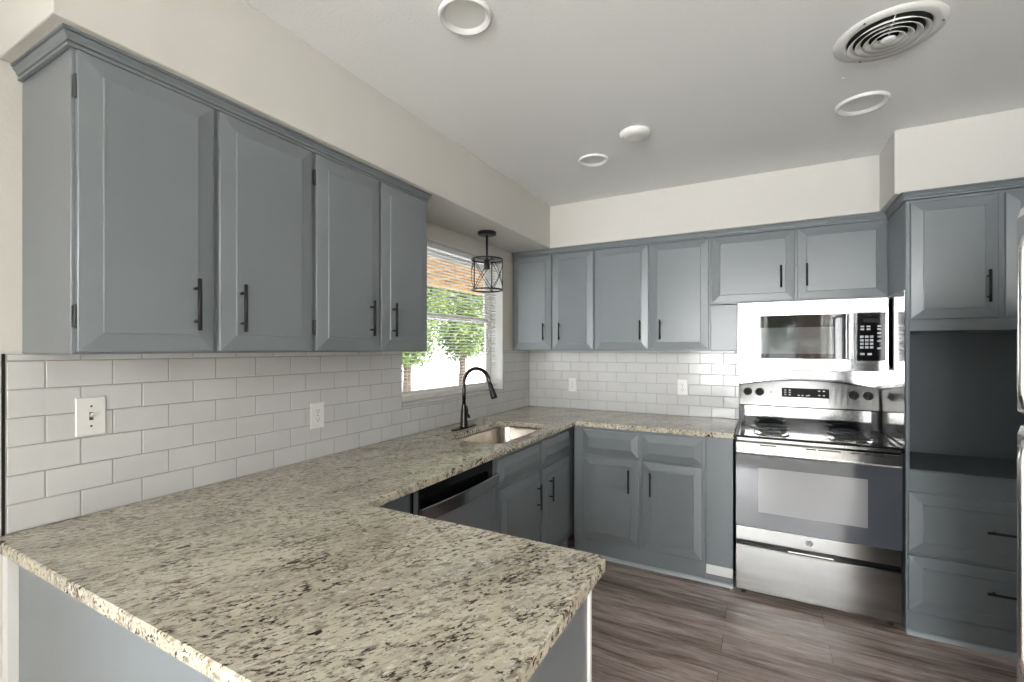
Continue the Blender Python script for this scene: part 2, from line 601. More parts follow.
mb = MB(); mb.tube([(0.022, -hy + 0.2, zt_ - 0.03), (0.022, -hy + 0.2, zt_ - 0.55)], 0.003, 6)
mb.build('tilt_wand', M['white_plastic'], bl)

# trim around the end of the splashback and the peninsula
mb = MB(); mb.box(0, 0.007, 0.4455, 0.4515, 0.914, 1.404)
struct(mb.build('trim_4', M['black_metal']))
mb = MB(); mb.box(0.0005, 0.034, 0.448, 0.475, 0.0, 0.878)
struct(mb.build('trim_5', M['white_trim'], bevel=0.002))

# ------------------------------------------------------------------ tile splashbacks
P = 0.0782
PT = 0.1562
def tiles(mb, gr, plane, a0, a1, z0, z1, phase0, holes):
    # plane 'L': a=y on wall x=0 ; plane 'B': a=x on wall y=D
    g = 0.0016
    row = 0
    z = z0
    rnd = random.Random(3 if plane == 'L' else 5)
    while z < z1 - 0.004:
        zt = min(z + P, z1)
        off = phase0 if row % 2 == 1 else phase0 + PT / 2
        k0 = math.floor((a0 - off) / PT)
        a = off + k0 * PT
        while a < a1:
            b0, b1 = max(a, a0), min(a + PT, a1)
            rects = [(b0, b1, z, zt)]
            for (h0, h1, hz0, hz1) in holes:
                nr = []
                for (p0, p1, q0, q1) in rects:
                    if p1 <= h0 or p0 >= h1 or q1 <= hz0 or q0 >= hz1:
                        nr.append((p0, p1, q0, q1)); continue
                    if p0 < h0: nr.append((p0, h0, q0, q1))
                    if p1 > h1: nr.append((h1, p1, q0, q1))
                    mm0, mm1 = max(p0, h0), min(p1, h1)
                    if q0 < hz0: nr.append((mm0, mm1, q0, hz0))
                    if q1 > hz1: nr.append((mm0, mm1, hz1, q1))
                rects = nr
            for (p0, p1, q0, q1) in rects:
                if p1 - p0 < 0.008 or q1 - q0 < 0.008: continue
                t = [0.0075 + rnd.uniform(-0.0004, 0.0004) for _ in range(4)]
                e = 0.0018
                def pt(a_, z_, d):
                    return (d, a_, z_) if plane == 'L' else (a_, D - d, z_)
                r0 = [pt(p0 + g, q0 + g, 0.002), pt(p1 - g, q0 + g, 0.002), pt(p1 - g, q1 - g, 0.002), pt(p0 + g, q1 - g, 0.002)]
                r1 = [pt(p0 + g, q0 + g, t[0] - 0.0012), pt(p1 - g, q0 + g, t[1] - 0.0012), pt(p1 - g, q1 - g, t[2] - 0.0012), pt(p0 + g, q1 - g, t[3] - 0.0012)]
                r2 = [pt(p0 + g + e, q0 + g + e, t[0]), pt(p1 - g - e, q0 + g + e, t[1]), pt(p1 - g - e, q1 - g - e, t[2]), pt(p0 + g + e, q1 - g - e, t[3])]
                mb.rings([r0, r1, r2], cap0=False)
            a += PT
        z += P
        row += 1
    return mb

ZT0 = 0.9145
# left wall
sb = thing('tile_splashback', (0, 0, 0), 0, 'white subway tile splashback running along the window wall', 'tile splashback')
mb = MB()
HL = [(WY0, WY1, WZ0 + 0.0, 3)]
tiles(mb, None, 'L', 0.453, D - 0.006, ZT0, 1.403, 0.532 - PT * 3, HL)
mb.build('tiles', M['tile'], sb)
mb = MB()
mb.box(0.0003, 0.0055, 0.452, WY0, ZT0, 1.403)
mb.box(0.0003, 0.0055, WY0, WY1, ZT0, WZ0); mb.box(0.0003, 0.0055, WY1, D - 0.0003, ZT0, 1.403)
mb.build('grout', M['grout'], sb)
sb = thing('tile_splashback', (0, 0, 0), 0, 'white subway tile splashback on the back wall left of the stove', 'tile splashback')
mb = MB()
tiles(mb, None, 'B', 0.008, 1.668, ZT0, 1.403, 0.158 - PT, [])
mb.build('tiles', M['tile'], sb)
mb = MB(); mb.box(0.0056, 1.668, D - 0.0055, D - 0.0003, ZT0, 1.403)
mb.build('grout', M['grout'], sb)

# steel sheet behind and right of the stove
mb = MB()
mb.box(1.672, 2.4355, D - 0.004, D - 0.0003, 0.60, 1.70)
tag(mb.build('steel_wall_sheet', M['steel']), 'brushed steel sheet on the wall between stove and microwave', 'wall sheet')
mb = MB()
mb.box(2.4368, 2.4392, 2.978, D - 0.006, 0.915, 1.712)
tag(mb.build('steel_side_sheet', M['steel']), 'upright steel sheet lining the tall cabinet side right of the stove', 'wall sheet')

# ------------------------------------------------------------------ granite worktop
def offset_loop(loop, d):
    n_ = len(loop)
    out = []
    for i in range(n_):
        p0, p1, p2 = Vector(loop[i - 1]), Vector(loop[i]), Vector(loop[(i + 1) % n_])
        e1 = (p1 - p0).normalized(); e2 = (p2 - p1).normalized()
        n1 = Vector((-e1.y, e1.x)); n2 = Vector((-e2.y, e2.x))
        k = n1 + n2
        k = k / max(0.2, k.dot(n1))
        out.append(tuple(p1 + k * d))
    return out

def arc(cx, cy, r, a0, a1, k=6):
    return [(cx + r * math.cos(R(a0 + (a1 - a0) * i / k)), cy + r * math.sin(R(a0 + (a1 - a0) * i / k))) for i in range(k + 1)]

CT0, CT1 = 0.882, 0.914
SX0, SX1, SY0, SY1 = 0.215, 0.590, 2.10, 2.81
outer = [(0.0015, 0.428)] + arc(1.463, 0.440, 0.012, -90, 0, 4) + arc(1.459, 1.084, 0.016, 0, 90, 4) \
    + list(reversed(arc(0.698, 1.13, 0.03, 180, 270, 5))) + list(reversed(arc(0.683, 3.013, 0.015, 90, 180, 4))) + [(1.665, 3.028), (1.665, D - 0.0005), (0.0015, D - 0.0005)]
rr = 0.075
hole = arc(SX1 - rr, SY1 - rr, rr, 0, 90) + arc(SX0 + rr, SY1 - rr, rr, 90, 180) + arc(SX0 + rr, SY0 + rr, rr, 180, 270) + arc(SX1 - rr, SY0 + rr, rr, 270, 360)
def slab(mb, outer, hole, z0, z1, e):
    # outer counter-clockwise, hole counter-clockwise (reversed for the fill)
    o2 = offset_loop(outer, e)
    h2 = offset_loop(hole, -e)
    bmh = mb.bm
    def ring(lp, z): return [bmh.verts.new((x, y, z)) for x, y in lp]
    for zz, lo, lh in ((z1, o2, h2), (z0, o2, h2)):
        vs = [[Vector((x, y, 0)) for x, y in lo], [Vector((x, y, 0)) for x, y in reversed(lh)]]
        tris = tessellate_polygon(vs)
        bv = [bmh.verts.new((x, y, zz)) for x, y in lo] + [bmh.verts.new((x, y, zz)) for x, y in reversed(lh)]
        for t_ in tris:
            try: bmh.faces.new([bv[i] for i in t_])
            except ValueError: pass
    for lo, li in ((outer, o2), (hole, h2)):
        rs = [ring(li, z0), ring(lo, z0 + e), ring(lo, z1 - e), ring(li, z1)]
        k = len(lo)
        for a_, b_ in zip(rs, rs[1:]):
            for i in range(k):
                bmh.faces.new((a_[i], a_[(i + 1) % k], b_[(i + 1) % k], b_[i]))
    bmesh.ops.remove_doubles(bmh, verts=bmh.verts[:], dist=0.00005)
mb = MB()
slab(mb, outer, hole, CT0, CT1, 0.003)
tag(mb.build('granite_worktop', M['granite']), 'speckled cream and brown granite worktop with peninsula and sink cutout', 'worktop')

# ------------------------------------------------------------------ cabinets
def door_panel(name, x0, x1, z0, z1, y, parent, inset=0.047, t_edge=0.014, t_mid=0.020, step=0.003, mat=None):
    """front panel in the local XZ plane, its back on y, facing -Y; raised field"""
    def ring(i, d): return [(x0 + i, y - d, z0 + i), (x1 - i, y - d, z0 + i), (x1 - i, y - d, z1 - i), (x0 + i, y - d, z1 - i)]
    mb = MB()
    mb.rings([ring(0, 0), ring(0, t_edge - 0.002), ring(0.002, t_edge), ring(inset, t_mid), ring(inset + 0.0015, t_mid + step), ring(inset + 0.003, t_mid + step + 0.0005)])
    return mb.build(name, mat or M['paint'], parent)

def pull(name, parent, x, z, y, L_=0.15, vertical=True, stand=0.03):
    mb = MB()
    r = 0.0058
    h = L_ / 2
    if vertical:
        mb.tube([(x, y - stand, z - h), (x, y - stand, z + h)], r, 10)
        for s_ in (-1, 1): mb.tube([(x, y, z + s_ * 0.048), (x, y - stand, z + s_ * 0.048)], 0.0048, 8)
    else:
        mb.tube([(x - h, y - stand, z), (x + h, y - stand, z)], r, 10)
        for s_ in (-1, 1): mb.tube([(x + s_ * 0.048, y, z), (x + s_ * 0.048, y - stand, z)], 0.0048, 8)
    return mb.build(name, M['black_metal'], parent)

def hinges(parent, x, z0, z1, y):
    for z in (z0 + 0.093, z1 - 0.093):
        mb = MB()
        mb.tube([(x, y - 0.006, z - 0.03), (x, y - 0.006, z + 0.03)], 0.0035, 8)
        mb.box(x - 0.006, x + 0.002, y - 0.003, y, z - 0.027, z + 0.027)
        mb.build('hinge', M['hinge'], parent)

def carcass(parent, w, d, h, y=0):
    mb = MB(); mb.box(0, w, y, d, 0, h)
    return mb.build('cabinet_box', M['paint'], parent, bevel=0.0012, seg=1)

G_UP_L = 'wall cabinets on the window wall'
# left wall uppers: local x = world y, local -y = world +x. thing at (0.316, y0, zb) rotated 90
ZB = 1.404
def upper_left(y0, y1, doors, label):
    t = thing('wall_cabinet', (0.316, y0, ZB), 90, label, 'cabinet', G_UP_L)
    w = y1 - y0
    carcass(t, w, 0.3155, 0.752)
    for (a, b, hx, hs) in doors:
        o = door_panel('door', a - y0, b - y0, 0.006, 0.748, -0.0005, t)
        pull('handle', o, hx - y0, 0.142, -0.02)
        hinges(o, (a - y0 - 0.002) if hs < 0 else (b - y0 + 0.002), 0, 0.752, -0.0005)
    return t
upper_left(0.486, 1.1755, [(0.494, 0.815, 0.756, -1), (0.832, 1.166, 0.893, 1)], 'grey-blue double door wall cabinet at the near end, above the light switch')
upper_left(1.1765, 1.849, [(1.187, 1.511, 1.450, -1), (1.525, 1.841, 1.584, 1)], 'grey-blue double door wall cabinet next to the kitchen window')

# crown moulding: profile swept along a path
def crown(name, path, label, z0=2.156, z1=2.1955, proj=0.022):
    # path: list of (x,y) along the outside; profile goes outward on the right side of travel
    prof = [(0.0, 0), (0.009, 0), (0.009, 0.007), (0.0035, 0.0085), (0.0035, 0.0115), (0.010, 0.013), (0.012, 0.020), (0.017, 0.0255), (0.019, 0.0285), (0.0145, 0.0295), (0.0145, 0.0315), (proj, 0.033), (proj, z1 - z0), (0.0, z1 - z0)]
    mb = MB()
    k = len(path)
    rings = []
    for i, p in enumerate(path):
        p = Vector(p)
        def nrm(a, b):
            e = (Vector(b) - Vector(a)).normalized()
            return Vector((e.y, -e.x))
        if i == 0: n_ = nrm(path[0], path[1])
        elif i == k - 1: n_ = nrm(path[-2], path[-1])
        else:
            n1, n2 = nrm(path[i - 1], path[i]), nrm(path[i], path[i + 1])
            n_ = (n1 + n2); n_ = n_ / n_.dot(n1)
        rings.append([(p.x + n_.x * a, p.y + n_.y * a, z0 + b_) for a, b_ in prof])
    mb.rings(rings)
    return tag(mb.build(name, M['paint']), label, 'moulding')
crown('crown_moulding', [(0.001, 0.4855), (0.3165, 0.4855), (0.3165, 1.8495), (0.001, 1.8495)], 'grey-blue crown moulding along the cabinets on the window wall')

# back wall uppers (front at y=3.34)
YB = 3.34
G_UP_B = 'wall cabinets on the back wall'
def upper_back(x0, x1, z0, doors, label, hz, extra=None):
    t = thing('wall_cabinet', (x0, YB, z0), 0, label, 'cabinet', G_UP_B)
    dp = D - 0.008 - YB
    carcass(t, x1 - x0, dp, 2.155 - z0)
    for (a, b, hx) in doors:
        o = door_panel('door', a - x0, b - x0, 0.008, 2.155 - z0 - 0.006, -0.0005, t)
        pull('handle', o, hx - x0, hz - z0, -0.02, 0.135)
    return t
t = upper_back(0.012, 0.7075, ZB, [(0.028, 0.362, 0.303), (0.372, 0.700, 0.437)], 'grey-blue double door wall cabinet in the corner beside the pendant lamp', 1.548)
t = upper_back(0.7085, 1.5065, ZB, [(0.716, 1.103, 1.050), (1.116, 1.496, 1.187)], 'grey-blue double door wall cabinet between corner cabinet and microwave', 1.548)
mb = MB(); mb.box(0.7985, 0.9595, 0.004, 0.30, 0, 0.300)
mb.build('filler_panel', M['paint'], t, bevel=0.001, seg=1)
t = upper_back(1.5075, 2.4405, 1.7085, [(1.518, 1.986, 1.912), (1.999, 2.432, 2.047)], 'short grey-blue double door cabinet above the microwave', 1.863)

crown('crown_moulding', [(0.0125, 3.3395), (2.4415, 3.3395), (2.4415, 2.9695), (3.148, 2.9695)], 'thin grey-blue crown moulding above the back wall and tall cabinets', proj=0.022)

# base cabinets, back run: face y=3.04
YF = 3.04
def quarter_round(name, path, label, r=0.017):
    mb = MB()
    for p, q in zip(path, path[1:]):
        p, q = Vector(p), Vector(q)
        e = (q - p).normalized(); n_ = Vector((e.y, -e.x))
        prof = [(0, 0)] + [(r * math.cos(R(a)), r * math.sin(R(a))) for a in range(0, 91, 18)]
        rg = [[(c.x + n_.x * a, c.y + n_.y * a, b_) for a, b_ in prof] for c in (p, q)]
        mb.rings(rg)
    return tag(mb.build(name, M['paint_light']), label, 'moulding')
M['paint_light'] = plain('pale_grey_paint', (0.36, 0.39, 0.41), 0.35)

t = thing('base_cabinet', (0.66, YF, 0), 0, 'grey-blue base cabinet with two drawers and two doors left of the stove', 'cabinet')
mb = MB(); mb.box(0, 0.847, 0, D - YF - 0.001, 0.0, CT0 - 0.0008)
mb.build('cabinet_box', M['paint'], t, bevel=0.001, seg=1)
for a, b in ((0.728, 1.104), (1.128, 1.488)):
    door_panel('drawer_front', a - 0.66, b - 0.66, 0.705, 0.862, -0.0005, t, inset=0.042, t_edge=0.010, t_mid=0.023, step=0.0)
for a, b, hx in ((0.728, 1.104, 1.046), (1.128, 1.488, 1.184)):
    o = door_panel('door', a - 0.66, b - 0.66, 0.130, 0.690, -0.0005, t)
    pull('handle', o, hx - 0.66, 0.555, -0.02, 0.15)
t = thing('filler_cabinet', (1.5085, YF, 0), 0, 'narrow plain grey-blue filler panel beside the stove', 'cabinet')
mb = MB(); mb.box(0, 0.148, 0.002, D - YF - 0.001, 0.108, CT0 - 0.0008)
mb.build('panel', M['paint'], t, bevel=0.001, seg=1)
mb = MB(); mb.box(0, 0.148, 0.002, 0.03, 0.05, 0.1075)
tag(mb.build('unpainted_board', M['white_trim'], t, bevel=0.001, seg=1), 'unpainted white board at the foot')
mb = MB(); mb.box(0, 0.148, 0.005, 0.03, 0.0, 0.0495)
mb.build('plinth', M['paint'], t)
quarter_round('shoe_moulding', [(0.66, YF - 0.0005), (1.657, YF - 0.0005)], 'pale grey shoe moulding on the floor under the back base cabinet', 0.02)

# left run base: face x=0.62 ; local x = world y
XF = 0.62
t = thing('sink_base_cabinet', (XF, 2.005, 0), 90, 'grey-blue base cabinet below the sink with two doors', 'cabinet')
mb = MB()
zt = CT0 - 0.0008
mb.box(0, 1.655, 0, 0.02, 0.10, zt)          # face frame
mb.box(0, 0.02, 0.02, XF - 0.002, 0.0, zt); mb.box(1.045, 1.06, 0.02, XF - 0.002, 0.0, zt)
mb.box(0.02, 1.045, 0.02, XF - 0.002, 0.10, 0.118)
mb.box(0.0, 1.06, 0.06, 0.075, 0.0, 0.10)
mb.box(1.06, 1.08, 0.02, XF - 0.002, 0.10, zt)
mb.build('cabinet_box', M['paint'], t)
for a, b in ((2.035, 2.532), (2.560, 3.022)):
    door_panel('drawer_front', a - 2.005, b - 2.005, 0.715, 0.850, -0.0005, t, inset=0.040, t_edge=0.010, t_mid=0.023, step=0.0)
for a, b, hx in ((2.062, 2.532, 2.473), (2.560, 3.022, 2.650)):
    o = door_panel('door', a - 2.005, b - 2.005, 0.115, 0.682, -0.0005, t)
    pull('handle', o, hx - 2.005, 0.545, -0.02, 0.15)

# dishwasher between
t = thing('dishwasher', (XF, 1.382, 0), 90, 'stainless dishwasher with bowed pocket handle under the worktop', 'dishwasher')
mb = MB(); mb.box(0.002, 0.598, 0.0, 0.56, 0.1, 0.868)
mb.build('tub', M['black_plastic'], t)
mb = MB()
mb.box(0.004, 0.596, -0.028, -0.0005, 0.10, 0.765)
mb.build('door', M['steel_dw'], t, bevel=0.006)
mb = MB(); mb.box(0.004, 0.596, -0.010, -0.0005, 0.765, 0.868)
mb.build('control_strip', M['black_enamel'], t, bevel=0.002)
# bowed bar handle
mb = MB()
rg = []
for i in range(21):
    u = i / 20
    x = 0.006 + 0.588 * u
    bow = 0.022 + 0.016 * math.sin(math.pi * u)
    rg.append([(x, -0.028 - bow, 0.748), (x, -0.010 - bow, 0.748), (x, -0.010 - bow, 0.800), (x, -0.014 - bow, 0.805), (x, -0.025 - bow, 0.805), (x, -0.028 - bow, 0.800)])
mb.rings(rg)
mb.build('handle', M['steel'], t, bevel=0.002)
mb = MB(); mb.box(0.004, 0.010, -0.03, -0.0005, 0.765, 0.868)
mb.build('end_cap', M['chrome'], t)
mb = MB(); mb.box(0.20, 0.33, -0.0288, -0.0282, 0.60, 0.632)
tag(mb.build('sticker', M['white_plastic'], t), 'small white sticker')
mb = MB(); mb.box(0.01, 0.59, 0.05, 0.07, 0.0, 0.1)
mb.build('toe_kick', M['black_plastic'], t)

# corner base box left of the dishwasher + peninsula
t = thing('peninsula_cabinet', (0.0, 0.47, 0), 0, 'grey-blue peninsula base with flat back panel and end panel', 'cabinet')
mb = MB(); mb.box(0.035, 1.436, 0.03, 0.60, 0.0, zt)
mb.build('cabinet_box', M['paint'], t)
mb = MB(); mb.box(0.035, 0.060, 0.0, 0.0299, 0.0, zt)
mb.build('corner_stile', M['paint'], t, bevel=0.001, seg=1)
mb = MB(); mb.box(0.070, 1.436, -0.003, 0.0299, 0.0, zt)
mb.build('back_panel', M['paint'], t, bevel=0.001, seg=1)
mb = MB(); mb.box(1.4362, 1.4405, -0.003, 0.585, 0.0, zt)
mb.build('end_panel', M['paint'], t, bevel=0.001, seg=1)
mb = MB(); mb.box(1.4362, 1.447, 0.5855, 0.600, 0.0, zt)
tag(mb.build('edge_strip', M['white_trim'], t, bevel=0.002), 'white edge strip')
t = thing('corner_base_cabinet', (XF, 1.10, 0), 90, 'blank corner base cabinet left of the dishwasher', 'cabinet')
mb = MB(); mb.box(-0.028, 0.278, 0.0, XF - 0.002, 0.0, zt)
mb.build('cabinet_box', M['paint'], t, bevel=0.001, seg=1)

# tall cabinet on the right: face y=2.97
t = thing('tall_cabinet', (2.4405, 2.972, 0), 0, 'tall grey-blue cabinet with open niche and two drawers right of the stove', 'cabinet')
wT, dT = XR - 2.4405 - 0.002, D - 2.972 - 0.001
mb = MB()
mb.box(0, 0.016, 0, dT, 0.0, 2.155)
mb.box(wT - 0.018, wT, 0, dT, 0, 2.155)
mb.box(0.016, wT - 0.018, 0.0, dT, 1.505, 2.155)
mb.box(0.016, wT - 0.018, 0.0, dT, 0.0, 0.812)
mb.box(0.016, wT - 0.018, 0.52, dT, 0.812, 1.505)
mb.build('cabinet_box', M['paint'], t, bevel=0.001, seg=1)
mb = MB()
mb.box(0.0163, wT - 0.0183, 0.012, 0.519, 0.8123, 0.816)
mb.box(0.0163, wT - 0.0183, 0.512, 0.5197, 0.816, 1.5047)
mb.build('niche_shade', M['paint_shaded'], t)  # thin darker sheets that carry the shade inside the niche
for a, b, hx in ((2.457, 2.774, 2.735), (2.797, 3.125, 2.840)):
    o = door_panel('door', a - 2.4405, b - 2.4405, 1.562, 2.138, -0.0005, t)
    pull('handle', o, hx - 2.4405, 1.708, -0.02, 0.15)
for z0, z1, zh in ((0.414, 0.708, 0.566), (0.120, 0.396, 0.285)):
    o = door_panel('drawer_front', 0.008, wT - 0.02, z0, z1, -0.0005, t, inset=0.055)
    pull('handle', o, 2.80 - 2.4405, zh, -0.02, 0.15, vertical=False)
quarter_round('shoe_moulding', [(2.4405, 2.9715), (3.148, 2.9715)], 'pale grey shoe moulding on the floor under the tall cabinet', 0.02)

# ------------------------------------------------------------------ logo: small round badge with script letters
def badge(parent, x, y, z, r=0.014):
    mb = MB(); mb.lathe([(r, 0), (r, -0.0012), (r * 0.9, -0.0018)], (x, y, z), 28, 'y')
    o = mb.build('badge', M['hinge'], parent)
    mb = MB(); mb.lathe([(r * 0.86, -0.0018), (r * 0.86, -0.0022), (r * 0.76, -0.0022), (r * 0.76, -0.0018)], (x, y, z), 28, 'y', cap0=False, cap1=False)
    mb.build('badge_ring', M['chrome'], o)
    text('GE', r * 1.05, M['chrome'], o, (x, y - 0.002, z), (R(90), 0, 0), 'lettering')

# ------------------------------------------------------------------ range
RX = 1.672
t = thing('electric_range', (RX, 2.97, 0), 0, 'stainless steel electric range with coil burners and black cooktop', 'stove')
RW = 0.757
mb = MB(); mb.box(0.003, RW - 0.003, 0.012, 0.66, 0.035, 0.895)
mb.build('body', M['black_enamel'], t)
for sx in (0.04, RW - 0.04):
    for sy in (0.05, 0.60):
        mb = MB(); mb.lathe([(0.014, 0), (0.014, 0.01), (0.008, 0.012), (0.008, 0.036)], (sx, sy, 0), 12)
        mb.build('foot', M['black_plastic'], t)
# storage drawer with curved ridge on its face
mb = MB()
rg = []
for i in range(25):
    u = i / 24
    x = 0.006 + (RW - 0.012) * u
    rg.append([(x, 0.010, 0.036), (x, -0.010, 0.036), (x, -0.0125, 0.045), (x, -0.0125, 0.290 - 0.006 * math.sin(math.pi * u)), (x, -0.009, 0.297 - 0.006 * math.sin(math.pi * u)), (x, 0.010, 0.297 - 0.006 * math.sin(math.pi * u))])
mb.rings(rg)
dw = mb.build('storage_drawer', M['steel'], t)
mb = MB(); mb.box(0.26, 0.47, -0.012, 0.008, 0.2965, 0.305)
mb.build('drawer_grip', M['chrome'], dw, bevel=0.003)
# oven door
mb = MB(); mb.box(0.003, RW - 0.003, -0.012, 0.011, 0.325, 0.404)
od = mb.build('oven_door', M['steel'], t, bevel=0.004)
mb = MB(); mb.box(0.003, RW - 0.003, -0.010, 0.011, 0.4045, 0.816)
mb.build('door_glass', M['oven_glass'], od, bevel=0.002)
mb = MB(); mb.poly([(0.117, 0.494), (0.615, 0.494), (0.615, 0.745), (0.117, 0.745)], -0.0100, -0.0106, 'y')
mb.build('oven_window', M['oven_window'], od)
mb = MB(); mb.box(0.003, RW - 0.003, -0.014, 0.011, 0.8165, 0.884)
mb.build('door_top_rail', M['steel'], od, bevel=0.003)
for a, b in ((0.125, 0.205), (0.345, 0.39), (0.40, 0.50), (0.545, 0.585), (0.60, 0.68)):
    mb = MB(); mb.box(a, b, -0.0148, -0.0138, 0.871, 0.877)
    mb.build('vent_slot', M['dark'], od)
# full width lip of the handle
mb = MB()
rg = []
for i in range(13):
    u = i / 12
    x = 0.006 + (RW - 0.012) * u
    bow = 0.004 * math.sin(math.pi * u)
    rg.append([(x, -0.013, 0.818), (x, -0.022 - bow, 0.818), (x, -0.026 - bow, 0.823), (x, -0.022 - bow, 0.829), (x, -0.013, 0.829)])
mb.rings(rg)
mb.build('handle', M['chrome'], od)
badge(od, 2.032 - RX, -0.0122, 0.366, 0.0165)
# cooktop
mb = MB(); mb.box(-0.004, RW + 0.004, -0.022, 0.66, 0.896, 0.914)
ck = mb.build('cooktop', M['black_enamel'], t, bevel=0.006, seg=3)
mb = MB()
frame_ = [(-0.002, 0.022, -0.020, 0.60), (RW - 0.022, RW + 0.002, -0.020, 0.60), (0.022, RW - 0.022, -0.020, 0.004)]
for a, b, c_, d_ in frame_: mb.box(a, b, c_, d_, 0.9142, 0.923)
mb.build('raised_rim', M['black_enamel'], ck, bevel=0.004, seg=2)
mb = MB(); mb.box(0.012, RW - 0.012, -0.0235, -0.0222, 0.897, 0.911)
mb.build('front_trim', M['steel'], ck)
def burner(x, y, r):
    mb = MB()
    mb.lathe([(r + 0.022, 0.0), (r + 0.020, 0.004), (r + 0.008, 0.0045), (r - 0.02, 0.0016), (0.02, 0.0012)], (x, y, 0.9143), 32)
    o = mb.build('drip_pan', M['chrome'], t)
    pts = []
    turns = 4 if r > 0.09 else 3
    for i in range(turns * 24 + 1):
        a = 2 * math.pi * i / 24
        rad = 0.02 + (r - 0.02) * i / (turns * 24)
        pts.append((x + rad * math.cos(a), y + rad * math.sin(a), 0.927))
    mb = MB(); mb.tube(pts, 0.0036, 6)
    mb.build('coil', M['hinge'], o)
    mb = MB()
    for k in range(3):
        a = 2 * math.pi * k / 3 + 0.4
        mb.tube([(x, y, 0.9205), (x + (r + 0.006) * math.cos(a), y + (r + 0.006) * math.sin(a), 0.9205)], 0.002, 6)
    mb.build('coil_support', M['chrome'], o)
burner(0.185, 0.16, 0.072); burner(0.185, 0.415, 0.092); burner(RW - 0.185, 0.16, 0.092); burner(RW - 0.185, 0.415, 0.072)
# backguard
mb = MB()
rg = []
def topz(u): return 1.176 + 0.040 * math.sin(math.pi * u) ** 0.9
for i in range(25):
    u = i / 24
    x = 0.002 + (RW - 0.004) * u
    z1_ = topz(u)
    rg.append([(x, 0.66, 1.035), (x, 0.525, 1.035), (x, 0.520, 1.043), (x, 0.545, z1_ - 0.006), (x, 0.552, z1_), (x, 0.66, z1_)])
mb.rings(rg)
bgd = mb.build('backguard', M['steel_dimmed'], t)
mb = MB(); mb.box(0.02, RW - 0.02, 0.556, 0.66, 0.9145, 0.964)
mb.build('rear_riser', M['black_enamel'], bgd)
mb = MB(); mb.box(0.02, RW - 0.02, 0.56, 0.66, 0.9645, 1.0345)
mb.build('backguard_base', M['steel'], bgd)
for x0 in (0.002, RW - 0.034):
    mb = MB(); mb.box(x0, x0 + 0.032, 0.545, 0.66, 0.9145, 1.0345)
    mb.build('side_post', M['black_enamel'], bgd, bevel=0.004)
tl = math.atan2(0.025, 0.14)
def on_panel(z, x=0.05): return 0.520 + (z - 1.043) * 0.025 / (topz(x / RW) - 0.006 - 1.043)
mb = MB()
zc_ = 1.132
c0, c1 = 0.250, 0.508
mb.rings([[(x, on_panel(zz, 0.38) + 0.003, zz) for x, zz in ((c0, 1.103), (c1, 1.103), (c1, 1.161), (c0, 1.161))],
          [(x, on_panel(zz, 0.38) - 0.003, zz) for x, zz in ((c0, 1.103), (c1, 1.103), (c1, 1.161), (c0, 1.161))]])
dsp = mb.build('control_display', M['deep_black'], bgd)
for (x, z) in [(0.27, 1.147), (0.295, 1.147), (0.27, 1.133), (0.295, 1.133), (0.27, 1.118), (0.295, 1.118), (0.345, 1.116), (0.365, 1.116), (0.39, 1.116), (0.40, 1.118), (0.455, 1.147), (0.48, 1.147), (0.455, 1.12), (0.48, 1.12)]:
    mb = MB(); yy = on_panel(z, 0.38) - 0.0036
    mb.box(x - 0.006, x + 0.006, yy, yy + 0.0008, z - 0.003, z + 0.003)
    mb.build('touch_key', M['digit'], dsp)
for x in (0.052, 0.123, RW - 0.123, RW - 0.052):
    mb = MB()
    z = 1.128
    y = on_panel(z, x)
    mb.lathe([(0.026, 0.004), (0.026, -0.003), (0.0235, -0.005)], (x, y, z), 28, 'y')
    mb.lathe([(0.019, -0.004), (0.0175, -0.024), (0.015, -0.027)], (x, y, z), 24, 'y')
    mb.box(x - 0.0042, x + 0.0042, y - 0.034, y - 0.020, z - 0.019, z + 0.019)
    mb.build('knob', M['deep_black'], bgd)
mb = MB(); mb.lathe([(0.004, 0.002), (0.004, -0.002)], (0.19, on_panel(1.13, 0.19), 1.13), 12, 'y')
mb.build('indicator_light', M['black_plastic'], bgd)

# ------------------------------------------------------------------ microwave
MX = 1.676
t = thing('microwave', (MX, 3.245, 1.288), 0, 'stainless over-the-range microwave above the stove', 'microwave')
MWW = 0.748
mb = MB(); mb.box(0.002, MWW - 0.002, 0.022, 0.405, 0.004, 0.412)
mb.build('case', M['black_enamel'], t)
def quad_frame(mb, x0, x1, z0, z1, ix0, ix1, iz0, iz1, y0, y1):
    mb.box(x0, ix0, y0, y1, z0, z1); mb.box(ix1, x1, y0, y1, z0, z1)
    mb.box(ix0, ix1, y0, y1, z0, iz0); mb.box(ix0, ix1, y0, y1, iz1, z1)
mb = MB()
quad_frame(mb, 0.0, 0.6035, 0.0, 0.412, 0.016, 0.556, 0.068, 0.330, 0.0, 0.0215)
door = mb.build('door', M['steel'], t)
mb = MB(); mb.box(0.0163, 0.5557, 0.003, 0.020, 0.0683, 0.3297)
dg_ = mb.build('door_glass', M['mw_glass'], door)
mb = MB(); mb.box(0.060, 0.500, 0.0022, 0.003, 0.098, 0.256)
mb.build('door_window', M['mw_screen'], dg_, )
mb = MB()
quad_frame(mb, 0.6045, MWW, 0.0, 0.412, 0.608, 0.737, 0.060, 0.332, 0.0, 0.0215)
fr_ = mb.build('control_frame', M['steel'], t)
mb = MB(); mb.box(0.6083, 0.7367, 0.002, 0.020, 0.0603, 0.3317)
cp = mb.build('control_panel', M['black_enamel'], fr_)
def key(x, z, w=0.0085, h=0.0045):
    mb = MB(); mb.box(x - w, x + w, 0.0012, 0.0019, z - h, z + h)
    mb.build('key', M['key'], cp)
mb = MB(); mb.box(0.635, 0.712, 0.0012, 0.0019, 0.277, 0.300)
mb.build('clock_display', M['dark'], cp)
